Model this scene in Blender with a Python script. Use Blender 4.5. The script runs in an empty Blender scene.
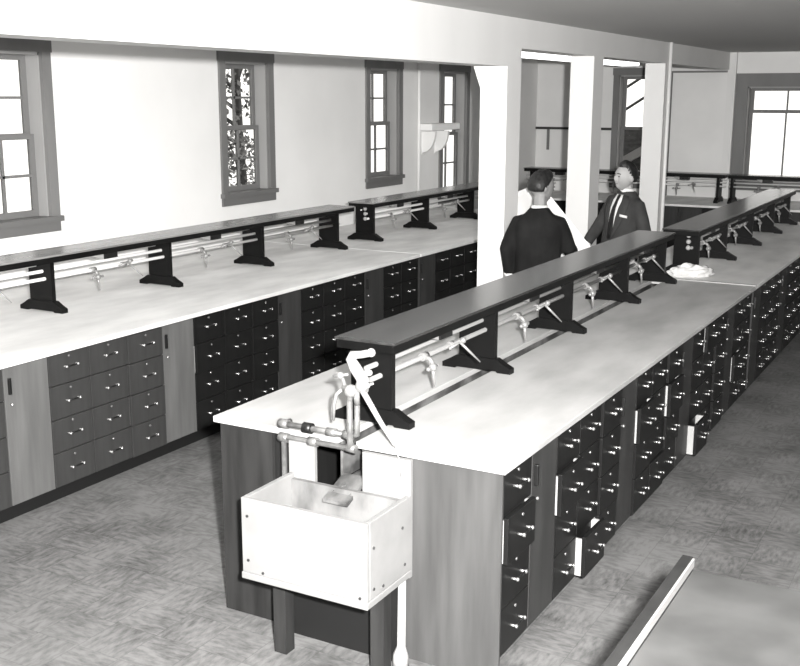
import bpy, bmesh, math, random
from mathutils import Vector, Matrix
random.seed(7)
S = bpy.context.scene
COL = S.collection
PI = math.pi

# ------------------------------------------------------------------ view
S.view_settings.view_transform = 'Standard'
S.view_settings.look = 'None'
S.view_settings.gamma = 1.0
S.view_settings.use_curve_mapping = False
S.view_settings.exposure = 0.0

# ------------------------------------------------------------------ materials
def g(v, warm=0.006):
    return (min(1, v*(1+warm)), v, v*(1-warm*2), 1)

def mat(name, v, rough=0.6, metal=0.0, spec=0.4, v2=None, scale=(8, 8, 8), detail=5, lo=0.35, hi=0.65,
        bump=0.0, bscale=60, emit=None, nscale=1.0):
    m = bpy.data.materials.new(name); m.use_nodes = True
    nt = m.node_tree; b = nt.nodes['Principled BSDF']
    b.inputs['Base Color'].default_value = g(v)
    b.inputs['Roughness'].default_value = rough
    b.inputs['Metallic'].default_value = metal
    b.inputs['Specular IOR Level'].default_value = spec
    tc = nt.nodes.new('ShaderNodeTexCoord')
    if v2 is not None:
        mp = nt.nodes.new('ShaderNodeMapping'); mp.inputs['Scale'].default_value = scale
        nz = nt.nodes.new('ShaderNodeTexNoise'); nz.inputs['Scale'].default_value = nscale
        nz.inputs['Detail'].default_value = detail
        rp = nt.nodes.new('ShaderNodeValToRGB')
        rp.color_ramp.elements[0].position = lo; rp.color_ramp.elements[0].color = g(v)
        rp.color_ramp.elements[1].position = hi; rp.color_ramp.elements[1].color = g(v2)
        nt.links.new(tc.outputs['Object'], mp.inputs['Vector'])
        nt.links.new(mp.outputs['Vector'], nz.inputs['Vector'])
        nt.links.new(nz.outputs['Fac'], rp.inputs['Fac'])
        nt.links.new(rp.outputs['Color'], b.inputs['Base Color'])
    if bump:
        n2 = nt.nodes.new('ShaderNodeTexNoise'); n2.inputs['Scale'].default_value = bscale
        bp = nt.nodes.new('ShaderNodeBump'); bp.inputs['Strength'].default_value = bump
        bp.inputs['Distance'].default_value = 0.01
        nt.links.new(tc.outputs['Object'], n2.inputs['Vector'])
        nt.links.new(n2.outputs['Fac'], bp.inputs['Height'])
        nt.links.new(bp.outputs['Normal'], b.inputs['Normal'])
    if emit:
        b.inputs['Emission Color'].default_value = g(1.0); b.inputs['Emission Strength'].default_value = emit
    return m

M = {}
M['wall'] = mat('white_plaster', 0.80, 0.8, v2=0.75, scale=(1, 1, 1), nscale=1.4, spec=0.2)
M['backwall'] = mat('grey_white_plaster', 0.80, 0.8, v2=0.72, scale=(1, 1, 1), nscale=1.2, spec=0.2)
M['column'] = mat('white_paint', 0.76, 0.75, v2=0.72, scale=(2, 2, .6), nscale=1.0, spec=0.2)
M['ceiling'] = mat('ceiling_paint', 0.62, 0.9, spec=0.1)
M['casing'] = mat('grey_casing_paint', 0.14, 0.5, v2=0.18, scale=(3, 3, 1))
M['sash'] = mat('dark_sash_paint', 0.16, 0.5)
M['sill'] = mat('dark_sill_paint', 0.13, 0.5)
M['jamb'] = mat('jamb_paint', 0.30, 0.6)
M['top'] = mat('stone_top_dimmed', 0.47, 0.55, v2=0.33, scale=(3.0, 1.2, 3), nscale=1.6, detail=9, lo=.34, hi=.72, spec=0.2)  # near worktop tone lowered against the strong flash there
M['top2'] = mat('stone_top_lifted', 0.80, 0.55, v2=0.58, scale=(3.0, 1.2, 3), nscale=1.6, detail=9, lo=.34, hi=.74, spec=0.2)  # same stone lightened to offset flash falloff on the farther benches
M['topedge'] = mat('stone_edge', 0.42, 0.6)
M['trough'] = mat('stained_trough', 0.045, 0.35, v2=0.16, scale=(9, 6, 9), nscale=1.3, detail=8, lo=.40, hi=.66)
M['lac'] = mat('black_lacquer', 0.004, 0.4, v2=0.007, scale=(6, 6, 1), spec=0.12)
M['shelf2'] = mat('pale_shelf_wood', 0.15, 0.25, v2=0.24, scale=(14, .9, 14), nscale=1.0, detail=7, spec=0.6)  # paler shelf tone for the left-hand racks
M['shelf'] = mat('dark_shelf_wood', 0.016, 0.24, v2=0.042, scale=(14, .9, 14), nscale=1.0, detail=7, spec=0.36)
M['pipe'] = mat('light_metal_pipe', 0.25, 0.35, metal=0.25, spec=0.5)
M['pipe2'] = mat('bright_metal_pipe', 0.72, 0.4, metal=0.1, spec=0.4)
M['chrome'] = mat('bright_chrome', 0.58, 0.22, metal=0.8)
M['white'] = mat('white_enamel', 0.34, 0.4)
M['wallwhite'] = mat('white_gloss_paint', 0.86, 0.5)
M['black'] = mat('black_fitting', 0.008, 0.4)
M['stone'] = mat('white_sink_board', 0.23, 0.7, v2=0.18, scale=(4, 4, 4), nscale=1.5, detail=8, lo=.3, hi=.75, spec=.2)
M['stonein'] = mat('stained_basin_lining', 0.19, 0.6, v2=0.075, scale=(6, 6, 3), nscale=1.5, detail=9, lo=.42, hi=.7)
M['galv'] = mat('galvanised_pipe', 0.13, 0.35, metal=0.45, v2=0.24, scale=(20, 20, 20))
M['plinth'] = mat('black_plinth', 0.006, 0.6)
def wood(name, a, b, rough=.42, spec=.16):
    return mat(name, a, rough, v2=b, scale=(10, 10, 1.1), nscale=1.5, detail=7, lo=.3, hi=.72, spec=spec)
M['w_dark'] = wood('dark_stained_drawer_front', 0.008, 0.013, .4)
M['w_mid'] = wood('brown_stained_drawer_front', 0.030, 0.046)
M['w_door'] = wood('lighter_stained_door', 0.028, 0.045)
M['w_door2'] = wood('pale_stained_door', 0.085, 0.125)  # paler door tone for the two nearest left cabinets
M['w_end'] = wood('birch_end_panel', 0.048, 0.078, .5)
M['w_end2'] = wood('dark_birch_end_panel', 0.014, 0.034, .5)
M['w_body'] = wood('carcass_wood', 0.010, 0.016)
M['w_pale'] = wood('pale_drawer_side', 0.30, 0.40, .6)
M['suit'] = mat('black_wool', 0.009, 0.85, v2=0.016, scale=(5, 5, 3), nscale=2, spec=.15, bump=.15, bscale=25)
M['suit2'] = mat('charcoal_wool', 0.040, 0.85, v2=0.055, scale=(5, 5, 3), nscale=2, spec=.15, bump=.15, bscale=25)
M['skin'] = mat('skin', 0.36, 0.55, v2=0.42, scale=(9, 9, 9))
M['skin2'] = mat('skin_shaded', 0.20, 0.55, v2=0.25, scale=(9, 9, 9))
M['hair'] = mat('dark_hair', 0.006, 0.5, v2=0.02, scale=(40, 40, 8), bump=.4, bscale=60)
M['shirt'] = mat('white_cotton', 0.80, 0.8, spec=.1)
M['tie'] = mat('black_tie', 0.010, 0.6)
M['shoe'] = mat('black_leather', 0.010, 0.3)
M['eye'] = mat('eye_dark', 0.01, 0.2)
M['lip'] = mat('lip', 0.16, 0.5)
M['paper'] = mat('white_paper', 0.85, 0.8, spec=.1)
M['cloth'] = mat('crumpled_rag', 0.72, 0.9, v2=0.5, scale=(12, 12, 12), spec=.1)
M['lamp'] = mat('lit_lamp_tube', 0.9, 0.4, emit=4.0)
M['foliage'] = mat('leaf', 0.10, 0.6, v2=0.30, scale=(3, 3, 3))
M['bark'] = mat('bark', 0.05, 0.9, v2=0.09, scale=(20, 20, 3))
M['outground'] = mat('grass_ground', 0.10, 0.9, v2=0.16, scale=(2, 2, 2))
M['brick'] = mat('dark_brickwork', 0.03, 0.8, v2=0.06, scale=(8, 8, 20))
M['table'] = mat('grey_linoleum', 0.042, 0.45, v2=0.066, scale=(4, 4, 4), nscale=1.2, spec=.4)
M['rimtop'] = wood('oak_rim', 0.016, 0.026)
M['rim_lit'] = mat('flash_lit_rim', 0.26, 0.5)  # flash light on the rim's inner face put into its colour
M['rail'] = mat('dark_rail_paint', 0.03, 0.5)
M['tray'] = mat('steel_grey', 0.2, 0.4, metal=.4)

def glass_mat():
    m = bpy.data.materials.new('window_glass'); m.use_nodes = True
    b = m.node_tree.nodes['Principled BSDF']
    b.inputs['Base Color'].default_value = (1, 1, 1, 1)
    b.inputs['Transmission Weight'].default_value = 1.0
    b.inputs['Roughness'].default_value = 0.0
    b.inputs['IOR'].default_value = 1.01
    return m
M['glass'] = glass_mat()

def floor_mat():
    m = bpy.data.materials.new('mottled_tile_floor'); m.use_nodes = True
    nt = m.node_tree; b = nt.nodes['Principled BSDF']; L = nt.links.new
    tc = nt.nodes.new('ShaderNodeTexCoord')
    ck = nt.nodes.new('ShaderNodeTexChecker'); ck.inputs['Scale'].default_value = 1/0.2286
    ck.inputs['Color1'].default_value = (0, 0, 0, 1); ck.inputs['Color2'].default_value = (1, 1, 1, 1)
    L(tc.outputs['Object'], ck.inputs['Vector'])
    cols = []
    for sc in ((13, 40, 1), (40, 13, 1)):
        mp = nt.nodes.new('ShaderNodeMapping'); mp.inputs['Scale'].default_value = sc
        nz = nt.nodes.new('ShaderNodeTexNoise'); nz.inputs['Scale'].default_value = 1.0
        nz.inputs['Detail'].default_value = 9; nz.inputs['Roughness'].default_value = .62
        L(tc.outputs['Object'], mp.inputs['Vector']); L(mp.outputs['Vector'], nz.inputs['Vector'])
        cols.append(nz)
    mx = nt.nodes.new('ShaderNodeMix'); mx.data_type = 'FLOAT'
    L(ck.outputs['Fac'], mx.inputs['Factor'])
    L(cols[0].outputs['Fac'], mx.inputs['A']); L(cols[1].outputs['Fac'], mx.inputs['B'])
    big = nt.nodes.new('ShaderNodeTexNoise'); big.inputs['Scale'].default_value = 2.6; big.inputs['Detail'].default_value = 6
    L(tc.outputs['Object'], big.inputs['Vector'])
    ad = nt.nodes.new('ShaderNodeMath'); ad.operation = 'MULTIPLY_ADD'
    ad.inputs[1].default_value = 0.75
    L(big.outputs['Fac'], ad.inputs[0]); L(mx.outputs['Result'], ad.inputs[2])
    rp = nt.nodes.new('ShaderNodeValToRGB'); e = rp.color_ramp.elements
    e[0].position = 0.62; e[0].color = g(0.070); e[1].position = 1.08; e[1].color = g(0.195)
    L(ad.outputs['Value'], rp.inputs['Fac'])
    # tile joints
    br = nt.nodes.new('ShaderNodeTexBrick'); br.offset = 0.0; br.inputs['Scale'].default_value = 1.0
    br.inputs['Brick Width'].default_value = 0.2286; br.inputs['Row Height'].default_value = 0.2286
    br.inputs['Mortar Size'].default_value = 0.0022; br.inputs['Mortar Smooth'].default_value = 0.2
    br.inputs['Color1'].default_value = (1, 1, 1, 1); br.inputs['Color2'].default_value = (.93, .93, .93, 1)
    br.inputs['Mortar'].default_value = (.75, .75, .75, 1)
    L(tc.outputs['Object'], br.inputs['Vector'])
    ml = nt.nodes.new('ShaderNodeMix'); ml.data_type = 'RGBA'; ml.blend_type = 'MULTIPLY'
    ml.inputs['Factor'].default_value = 1.0
    L(rp.outputs['Color'], ml.inputs['A']); L(br.outputs['Color'], ml.inputs['B'])
    L(ml.outputs['Result'], b.inputs['Base Color'])
    b.inputs['Roughness'].default_value = 0.5; b.inputs['Specular IOR Level'].default_value = 0.35
    return m
M['floor'] = floor_mat()

# ------------------------------------------------------------------ mesh helpers
class MB:
    """collects shapes into one mesh; mi = material slot index"""
    def __init__(s): s.bm = bmesh.new()
    def _mat(s, faces, mi):
        for f in faces: f.material_index = mi
    def box(s, x0, x1, y0, y1, z0, z1, mi=0, bev=0.0, rot=None, at=None):
        t = bmesh.new()
        bmesh.ops.create_cube(t, size=1)
        for v in t.verts:
            v.co = Vector((x0+(v.co.x+.5)*(x1-x0), y0+(v.co.y+.5)*(y1-y0), z0+(v.co.z+.5)*(z1-z0)))
        if bev:
            bmesh.ops.bevel(t, geom=list(t.edges), offset=bev, segments=2, profile=.5, affect='EDGES')
        s.add(t, mi, rot, at); return s
    def add(s, t, mi=0, rot=None, at=None):
        mp = {}
        for v in t.verts:
            c = v.co.copy()
            if rot is not None: c = rot @ c
            if at is not None: c = c + Vector(at)
            mp[v.index] = s.bm.verts.new(c)
        for f in t.faces:
            try:
                nf = s.bm.faces.new([mp[v.index] for v in f.verts]); nf.material_index = mi; nf.smooth = f.smooth
            except ValueError: pass
        t.free()
    def tube(s, pts, r, n=10, mi=0, cap=True, radii=None):
        P = [Vector(p) for p in pts]; rings = []
        up = Vector((0, 0, 1)); prev = None
        for i, p in enumerate(P):
            if i == 0: d = P[1]-P[0]
            elif i == len(P)-1: d = P[-1]-P[-2]
            else: d = (P[i+1]-p).normalized()+(p-P[i-1]).normalized()
            d.normalize()
            if prev is None:
                a = d.cross(up if abs(d.z) < .95 else Vector((1, 0, 0))).normalized()
            else:
                a = (prev-d*prev.dot(d)).normalized()
            prev = a; b = d.cross(a)
            rr = radii[i] if radii else r
            rings.append([s.bm.verts.new(p+(a*math.cos(2*PI*k/n)+b*math.sin(2*PI*k/n))*rr) for k in range(n)])
        for A, B in zip(rings, rings[1:]):
            for k in range(n):
                f = s.bm.faces.new((A[k], A[(k+1) % n], B[(k+1) % n], B[k])); f.smooth = True; f.material_index = mi
        if cap:
            for R, rev in ((rings[0], True), (rings[-1], False)):
                f = s.bm.faces.new(R[::-1] if rev else R); f.material_index = mi
        return s
    def ball(s, c, r, mi=0, sc=(1, 1, 1), n=12):
        t = bmesh.new(); bmesh.ops.create_uvsphere(t, u_segments=n, v_segments=max(6, n*2//3), radius=1)
        for v in t.verts: v.co = Vector((v.co.x*r*sc[0], v.co.y*r*sc[1], v.co.z*r*sc[2]))
        for f in t.faces: f.smooth = True
        s.add(t, mi, at=c); return s
    def prism(s, poly, axis, a, b, mi=0):
        """extrude 2D polygon along axis ('x','y','z') from a to b"""
        def P(u, v, w):
            return {'x': (w, u, v), 'y': (u, w, v), 'z': (u, v, w)}[axis]
        A = [s.bm.verts.new(P(u, v, a)) for u, v in poly]; B = [s.bm.verts.new(P(u, v, b)) for u, v in poly]
        n = len(poly)
        fs = [s.bm.faces.new(A), s.bm.faces.new(B[::-1])]
        for k in range(n): fs.append(s.bm.faces.new((A[k], B[k], B[(k+1) % n], A[(k+1) % n])))
        s._mat(fs, mi); return s
    def loft(s, rings, mi=0, cap=True):
        R = [[s.bm.verts.new(p) for p in r] for r in rings]; n = len(R[0])
        for A, B in zip(R, R[1:]):
            for k in range(n):
                f = s.bm.faces.new((A[k], A[(k+1) % n], B[(k+1) % n], B[k])); f.smooth = True; f.material_index = mi
        if cap:
            s.bm.faces.new(R[0][::-1]).material_index = mi; s.bm.faces.new(R[-1]).material_index = mi
        return s
    def mesh(s, name, mats):
        bmesh.ops.recalc_face_normals(s.bm, faces=list(s.bm.faces))
        me = bpy.data.meshes.new(name); s.bm.to_mesh(me); s.bm.free()
        for m in (mats if isinstance(mats, (list, tuple)) else [mats]): me.materials.append(m)
        return me
    def build(s, name, mats, parent=None, loc=None):
        """vertices are in the parent's local frame"""
        return link(name, s.mesh(name, mats), parent, loc)

def link(name, me, parent=None, loc=None):
    o = bpy.data.objects.new(name, me); COL.objects.link(o)
    if parent is not None: o.parent = parent
    if loc is not None: o.location = loc
    return o
def tag(o, label, cat, group=None, kind=None):
    o['label'] = label; o['category'] = cat
    if group: o['group'] = group
    if kind: o['kind'] = kind
    return o
def thing(name, loc, label, cat, group=None, rz=0):
    o = bpy.data.objects.new(name, None); COL.objects.link(o)
    o.empty_display_size = .1
    o.location = loc; o.rotation_euler = (0, 0, rz)
    return tag(o, label, cat, group)
def struct(o): o['kind'] = 'structure'; return o
def copy_tree(o, parent=None):
    c = o.copy(); COL.objects.link(c)
    if parent is not None:
        c.parent = parent
    for ch in list(o.children): copy_tree(ch, c)
    return c
def bevel_mod(o, w=.004, n=2):
    b = o.modifiers.new('Bevel', 'BEVEL'); b.width = w; b.segments = n; b.limit_method = 'ANGLE'
    return o

# ------------------------------------------------------------------ room constants
XW = -6.2; YB = 15.35; ZC = 2.86; XR = 5.0; YF = -3.0
XC = -3.4           # right face of the column row
ZT = 0.90           # worktop height

# floor, ceiling
struct(MB().box(XW-.35, XR+.2, YF-.2, YB+.3, -.2, 0).build('floor', M['floor']))
struct(MB().box(XW-.35, XR+.2, YF-.2, YB+.3, ZC, ZC+.2).build('ceiling', M['ceiling']))
struct(MB().box(XR, XR+.2, YF-.2, YB+.3, 0, ZC).build('wall_right', M['wall']))
struct(MB().box(XW, XR, YF-.2, YF, 0, ZC).build('wall_front', M['wall']))

def holed_wall(name, lo, hi, holes, thick, axis, plane, m):
    """wall with rectangular holes. axis 'x': plane X=plane (thickness towards -X), holes in (Y0,Y1,Z0,Z1);
       axis 'y': plane Y=plane (thickness towards +Y), holes in (X0,X1,Z0,Z1)."""
    mb = MB()
    def bx(u0, u1, z0, z1):
        if u1-u0 < 1e-4 or z1-z0 < 1e-4: return
        if axis == 'x': mb.box(plane-thick, plane, u0, u1, z0, z1)
        else: mb.box(u0, u1, plane, plane+thick, z0, z1)
    u = lo
    for (a, b, z0, z1) in sorted(holes):
        bx(u, a, 0, ZC); bx(a, b, 0, z0); bx(a, b, z1, ZC); u = b
    bx(u, hi, 0, ZC)
    return struct(mb.build(name, m))

# left wall windows: outer casing Y range, sill z, top z, number of columns
LW = [(5.05, 5.85, 1.27, 2.66), (7.81, 8.63, 1.28, 2.66), (10.36, 11.18, 1.26, 2.66), (12.14, 12.98, 0.93, 2.66)]
CS = 0.085
holed_wall('wall_left', YF, YB, [(a+CS-.01, b-CS+.01, z0+.08, z1-CS+.01) for a, b, z0, z1 in LW], .165, 'x', XW, M['wall'])
BW = [(-5.03, -4.42, 0.98, 2.66), (-3.31, -2.00, 1.02, 2.57), (-1.2, .10, 1.02, 2.57)]
holed_wall('wall_back', XW-.3, XR+.2, [(a+CS-.01, b-CS+.01, z0+.08, z1-CS+.01) for a, b, z0, z1 in BW], .25, 'y', YB, M['backwall'])

def window(n, axis, a, b, z0, z1, plane, depth=.2, rows=2, cols=2, casing=None, sash=None, CS=CS, zm=None):
    """double hung window; children are parts. in local coords: u along wall, d = depth outward"""
    casing = casing or M['casing']; sash = sash or M['sash']
    if axis == 'x': T = lambda u, d, z: (plane-d, u, z)
    else: T = lambda u, d, z: (u, plane+d, z)
    def bx(mb, u0, u1, d0, d1, zz0, zz1, mi=0):
        p = T(u0, d0, zz0); q = T(u1, d1, zz1)
        mb.box(min(p[0], q[0]), max(p[0], q[0]), min(p[1], q[1]), max(p[1], q[1]), zz0, zz1, mi)
    root = MB()
    # casing on the room side of the wall
    bx(root, a, a+CS, -.022, .012, z0+.10, z1); bx(root, b-CS, b, -.022, .012, z0+.10, z1)
    bx(root, a-.01, b+.01, -.026, .012, z1-CS, z1+.015)
    r = struct(root.build('window_%d' % n, casing))
    # jamb lining
    mb = MB(); i0, i1 = a+CS, b-CS
    bx(mb, i0-.012, i0+.012, .012, depth+.06, z0+.10, z1-CS); bx(mb, i1-.012, i1+.012, .012, depth+.06, z0+.10, z1-CS)
    bx(mb, i0, i1, .012, depth+.06, z1-CS-.02, z1-CS)
    mb.build('jamb', M['jamb'], r)
    mb = MB(); bx(mb, a-.014, b+.014, -.045, depth, z0+.075, z0+.115); bx(mb, a, b, -.02, .01, z0, z0+.075)
    mb.build('sill', M['sill'], r)
    zm = zm or (z0+.115+z1-CS-.02)/2
    for nm, d, s0, s1 in (('lower_sash', depth, z0+.115, zm+.02), ('upper_sash', depth+.035, zm-.02, z1-CS-.02)):
        mb = MB(); w = .045
        u0, u1 = i0+.012, i1-.012
        bx(mb, u0, u0+w, d, d+.03, s0, s1); bx(mb, u1-w, u1, d, d+.03, s0, s1)
        bx(mb, u0+w, u1-w, d, d+.03, s0, s0+w); bx(mb, u0+w, u1-w, d, d+.03, s1-w*.8, s1)
        for k in range(1, cols):
            u = u0+w+(u1-u0-2*w)*k/cols; bx(mb, u-.011, u+.011, d+.004, d+.026, s0+w, s1-w*.8)
        for k in range(1, rows):
            z = s0+(s1-s0)*k/rows; bx(mb, u0+w, u1-w, d+.004, d+.026, z-.010, z+.010)
        so = mb.build(nm, sash, r)
        gb = MB(); bx(gb, u0+w-.003, u1-w+.003, d+.013, d+.017, s0+w-.003, s1-w*.8+.003)
        gb.build('glass', M['glass'], so)
    return r
for i, (a, b, z0, z1) in enumerate(LW):
    window(i+1, 'x', a, b, z0, z1, XW, depth=.10, cols=2, rows=2)
for i, (a, b, z0, z1) in enumerate(BW):
    window(i+5, 'y', a, b, z0, z1, YB, depth=.12, cols=1 if i == 0 else 2, rows=1,
           CS=.16 if i else CS, zm=2.08 if i else None)

# ------------------------------------------------------------------ beams and columns
CW = 0.225; CD = 0.27
CY = [7.80, 9.78, 12.15]
# deep near beam up to the first column, shallower beam beyond it (one continuous beam)
bm_ = MB()
bm_.box(XC-CW, XC, YF, CY[0]+CD, 2.495, ZC)
bm_.box(XC-CW, XC, CY[0]+CD, YB, 2.635, ZC)
o = bm_.build('ceiling_beam', M['column']); struct(o)
for i, y in enumerate(CY):
    mb = MB()
    z1 = 2.495 if i == 0 else 2.635
    mb.box(XC-CW, XC, y, y+CD, 0, z1)
    if i == 0:   # sloping haunch towards the near beam
        mb.prism([(XC-CW, 2.33), (XC-CW-.06, z1), (XC-CW, z1)], 'y', y, y+CD)
        mb.box(XC-CW-.06, XC-CW, y, y+CD, z1, ZC)
    struct(mb.build('column', M['column']))
# beam running to the pilaster
struct(MB().box(XC-.02, XC+.09, YB-.07, YB, 0, ZC).build('pilaster', M['column']))
tag(MB().tube([(XC+.025, CY[2]+.10, 0.0), (XC+.025, CY[2]+.10, ZC)], .02, 10).build('conduit_pipe', M['wallwhite']),
    'white vertical pipe running floor to ceiling beside the third column', 'pipe')
tag(MB().tube([(XW+.03, 11.56, 0.92), (XW+.03, 11.56, ZC)], .018, 10).build('conduit_pipe', M['wallwhite']),
    'thin white vertical pipe on the left wall between the two farther windows', 'pipe')

# wall mounted white box near the last left window
t = thing('wall_cabinet', (XW, 11.95, 1.80), 'small white box on a curved bracket on the left wall, half over the farthest window', 'box')
MB().box(.0, .20, -.38, .38, .07, .15, bev=.01).build('box', M['wallwhite'], t)
mb = MB()
pts = [(.0, -.22)]+[(.02+.16*math.sin(k/8*PI/2), .06-.25*math.cos(k/8*PI/2)) for k in range(9)]+[(.0, .06)]
mb.prism([(x, z) for x, z in pts], 'y', .08, .13); mb.build('bracket', M['wallwhite'], t)
mb = MB(); mb.prism([(x, z) for x, z in pts], 'y', -.26, -.21); mb.build('bracket', M['wallwhite'], t)

# back wall: rail, stile and dark picture frame strips
struct(MB().box(XW, -5.03, YB-.03, YB, 1.80, 1.835).build('trim_1', M['rail']))
struct(MB().box(-6.02, -5.985, YB-.025, YB, 1.50, 1.80).build('trim_2', M['casing']))
mb = MB(); mb.box(-4.24, -4.18, YB-.06, YB, .9, 2.62); mb.box(-4.24, -3.42, YB-.06, YB, 2.60, 2.625)
struct(mb.build('trim_3', M['casing']))

# fluorescent fixtures in left aisle; unseen near length added to brighten the left counter
for k, (y0, y1, lab) in enumerate(((2.5, 11.05, 'long white ceiling lamp seen between the first and second columns, unseen near length added'),
                                   (11.1, 13.6, 'long white ceiling lamp seen between the second and third columns'))):
    t = thing('ceiling_lamp', (-4.25, (y0+y1)/2, ZC), lab, 'lamp', 'white ceiling lamps')
    h = (y1-y0)/2
    MB().box(-.11, .11, -h, h, -.16, -.11, bev=.008).build('housing', M['white'], t)
    MB().box(-.12, .12, -h, h, -.21, -.16, bev=.02).build('diffuser', M['lamp'], t)
    for s in (-1, 1):
        MB().tube([(0, s*h*.7, -.11), (0, s*h*.7, 0)], .008, 8).build('hanger', M['white'], t)

# ------------------------------------------------------------------ cabinets
# local frame: front plane x = 0 facing +x, columns along +y, z from the floor
TOE = .095; TOPZ = .872
ZB = [.105, .305, .497, .692, .868]
def handle_mesh(w=.085, name='handle'):
    mb = MB()
    mb.tube([(.024, -w/2, 0), (.024, w/2, 0)], .0052, 8, mi=0)
    for s in (-1, 1):
        mb.tube([(0, s*w/2, 0), (.020, s*w/2, 0)], .0055, 8, mi=1)
        mb.ball((.026, s*w/2, 0), .0088, mi=1, n=8)
    return mb.mesh(name, [M['black'], M['chrome']])
H_ME = handle_mesh()
LOCK_ME = MB().tube([(0, 0, 0), (.004, 0, 0)], .007, 8).mesh('lock', M['chrome'])
mb = MB(); mb.box(0, .016, -.008, .008, -.045, .045, bev=.003); PULL_ME = mb.mesh('pull', M['black'])
mb = MB(); mb.tube([(0, .004, -.10), (.012, .004, -.10)], .0045, 8); mb.ball((.012, .004, -.10), .008, n=8); KNOB_ME = mb.mesh('knob', M['chrome'])
_front = {}
def front_mesh(w, h, m):
    k = (round(w, 4), round(h, 4), m.name)
    if k not in _front:
        _front[k] = MB().box(-.020, 0, 0, w, 0, h, bev=.0025).mesh('front', m)
    return _front[k]
_box = {}
def drawer_box(w, h):
    k = (round(w, 4), round(h, 4))
    if k not in _box:
        mb = MB(); d = .25
        mb.box(-d, -.019, .0015, .014, .004, h-.012); mb.box(-d, -.019, w-.014, w-.0015, .004, h-.012)
        mb.box(-d, -.019, .014, w-.014, .006, .014)
        _box[k] = mb.mesh('drawer_box', M['w_pale'])
    return _box[k]
def cabinet(loc, rz, cols, cw, label, group, opens=None, dm=None, doorm=None, depth=.60, end=None, slim=False):
    opens = opens or {}
    dm = dm or M['w_dark']; doorm = doorm or M['w_door']
    n = len(cols); W = n*cw
    t = thing('lab_cabinet', loc, label, 'cabinet', group, rz)
    mb = MB()
    mb.box(-depth, -.021, 0.0, W, TOE, TOPZ)
    mb.build('carcass', M['w_body'], t)
    MB().box(-depth+.02, -.075, 0.0, W, 0, TOE).build('plinth', M['plinth'], t)
    if end:
        MB().box(-depth, .001, -.012, 0.0, 0, TOPZ).build('end_panel', end, t)
    gp = .003
    for k, c in enumerate(cols):
        y0 = k*cw+gp; w = cw-2*gp
        if c == 'd':
            d = link('door', front_mesh(w, ZB[4]-ZB[0]-gp, doorm), t, (0, y0, ZB[0]))
            d['label'] = 'plain narrow cupboard door, lighter than the drawers'
            link('pull', PULL_ME, d, (0, .03, .66)); link('knob', KNOB_ME, d, (0, .03, .66))
        else:
            for r in range(4):
                op = opens.get((k, 3-r), 0)
                h = ZB[r+1]-ZB[r]-gp*1.5
                d = link('drawer', front_mesh(w, h, dm), t, (op, y0, ZB[r]))
                if op > .006: link('drawer_box', drawer_box(w, h), d, (0, 0, 0))
                if op > .02: d['label'] = 'drawer standing ajar with its pale side showing'
                link('handle', H_ME, d, (0, w/2, .098))
                if not slim: link('lock', LOCK_ME, d, (0, w/2, min(.165, h-.02)))
    return t

P4 = ['r', 'd', 'r', 'r']
cwR = .2835
op = [{(0, 0): .0, (0, 1): .022, (2, 1): .024, (3, 3): .045},
      {(0, 0): .012, (0, 1): .012, (0, 2): .012, (0, 3): .008, (2, 1): .026, (2, 2): .010, (2, 3): .009, (3, 3): .010},
      {(0, 0): .012, (0, 1): .028, (0, 2): .012, (2, 3): .055, (3, 0): .020},
      {(0, 0): .014, (0, 1): .014, (0, 2): .014, (0, 3): .014, (2, 2): .022}]
labs = ['dark drawer cabinet at the near corner of the centre bench, beside pale end panel',
        'second drawer cabinet from the near corner along the right side of the centre bench',
        'third drawer cabinet along the centre bench, with a bottom drawer pulled well out',
        'fourth drawer cabinet along the centre bench, just before the worktop seam']
for i in range(4):
    cabinet((-1.535, 3.576+i*4*cwR, 0), 0, P4, cwR, labs[i], 'drawer cabinets on the right side of the centre bench',
            op[i], depth=.42 if i == 0 else .60, end=M['w_end'] if i == 0 else None)
for i in range(4):
    cabinet((-1.535, 8.17+i*4*cwR, 0), 0, ['d', 'r', 'r', 'r'], cwR,
            ['first', 'second', 'third', 'fourth'][i]+' drawer cabinet past the worktop seam on the far centre bench',
            'drawer cabinets on the far centre bench', slim=i > 1)
# left-hand unit of the centre bench, its end panel facing the camera
cabinet((-2.875, 3.580+4*cwR, 0), PI, P4[::-1], cwR, 'cabinet at the left near corner of the centre bench, facing the left aisle', None,
        depth=.30)
tag(MB().box(-2.870, -2.595, 3.556, 3.574, 0, TOPZ).build('end_panel', M['w_end2']),
    'dark plywood end panel left of the white sink', 'panel')
tag(MB().box(-2.565, -2.50, 3.60, 3.64, 0, TOPZ).build('end_panel', M['w_end2']),
    'narrow dark board behind the vertical pipe left of the sink', 'panel')

cwL = .3075
lu = [(2.84, 'drawer cabinet under the left counter, cut by the left edge, ending in a door', {}, M['w_mid']),
      (4.07, 'brown drawer cabinet under the left counter, nearest full unit, with pale door', {(2, 0): .010, (2, 1): .010, (2, 2): .012, (2, 3): .010, (1, 1): .0}, M['w_mid']),
      (5.30, 'dark drawer cabinet under the left counter, partly behind the sink bench corner', {(0, 1): .016, (1, 0): .012, (1, 1): .0, (2, 0): .012, (2, 1): .012, (2, 2): .01}, M['w_dark']),
      (6.53, 'dark drawer cabinet under the left counter, third from the near end', {}, M['w_dark'])]
for i, (y, lab, opn, dm) in enumerate(lu):
    cabinet((-4.47, y, 0), 0, ['r', 'r', 'r', 'd'], cwL, lab, 'drawer cabinets under the left counter', opn, dm=dm,
            doorm=M['w_door2'] if i < 2 else M['w_door'])
cabinet((-4.47, 7.76, 0), 0, ['r', 'r'], cwL, 'narrow dark two-stack cabinet ending the near left counter', 'drawer cabinets under the left counter')
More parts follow.
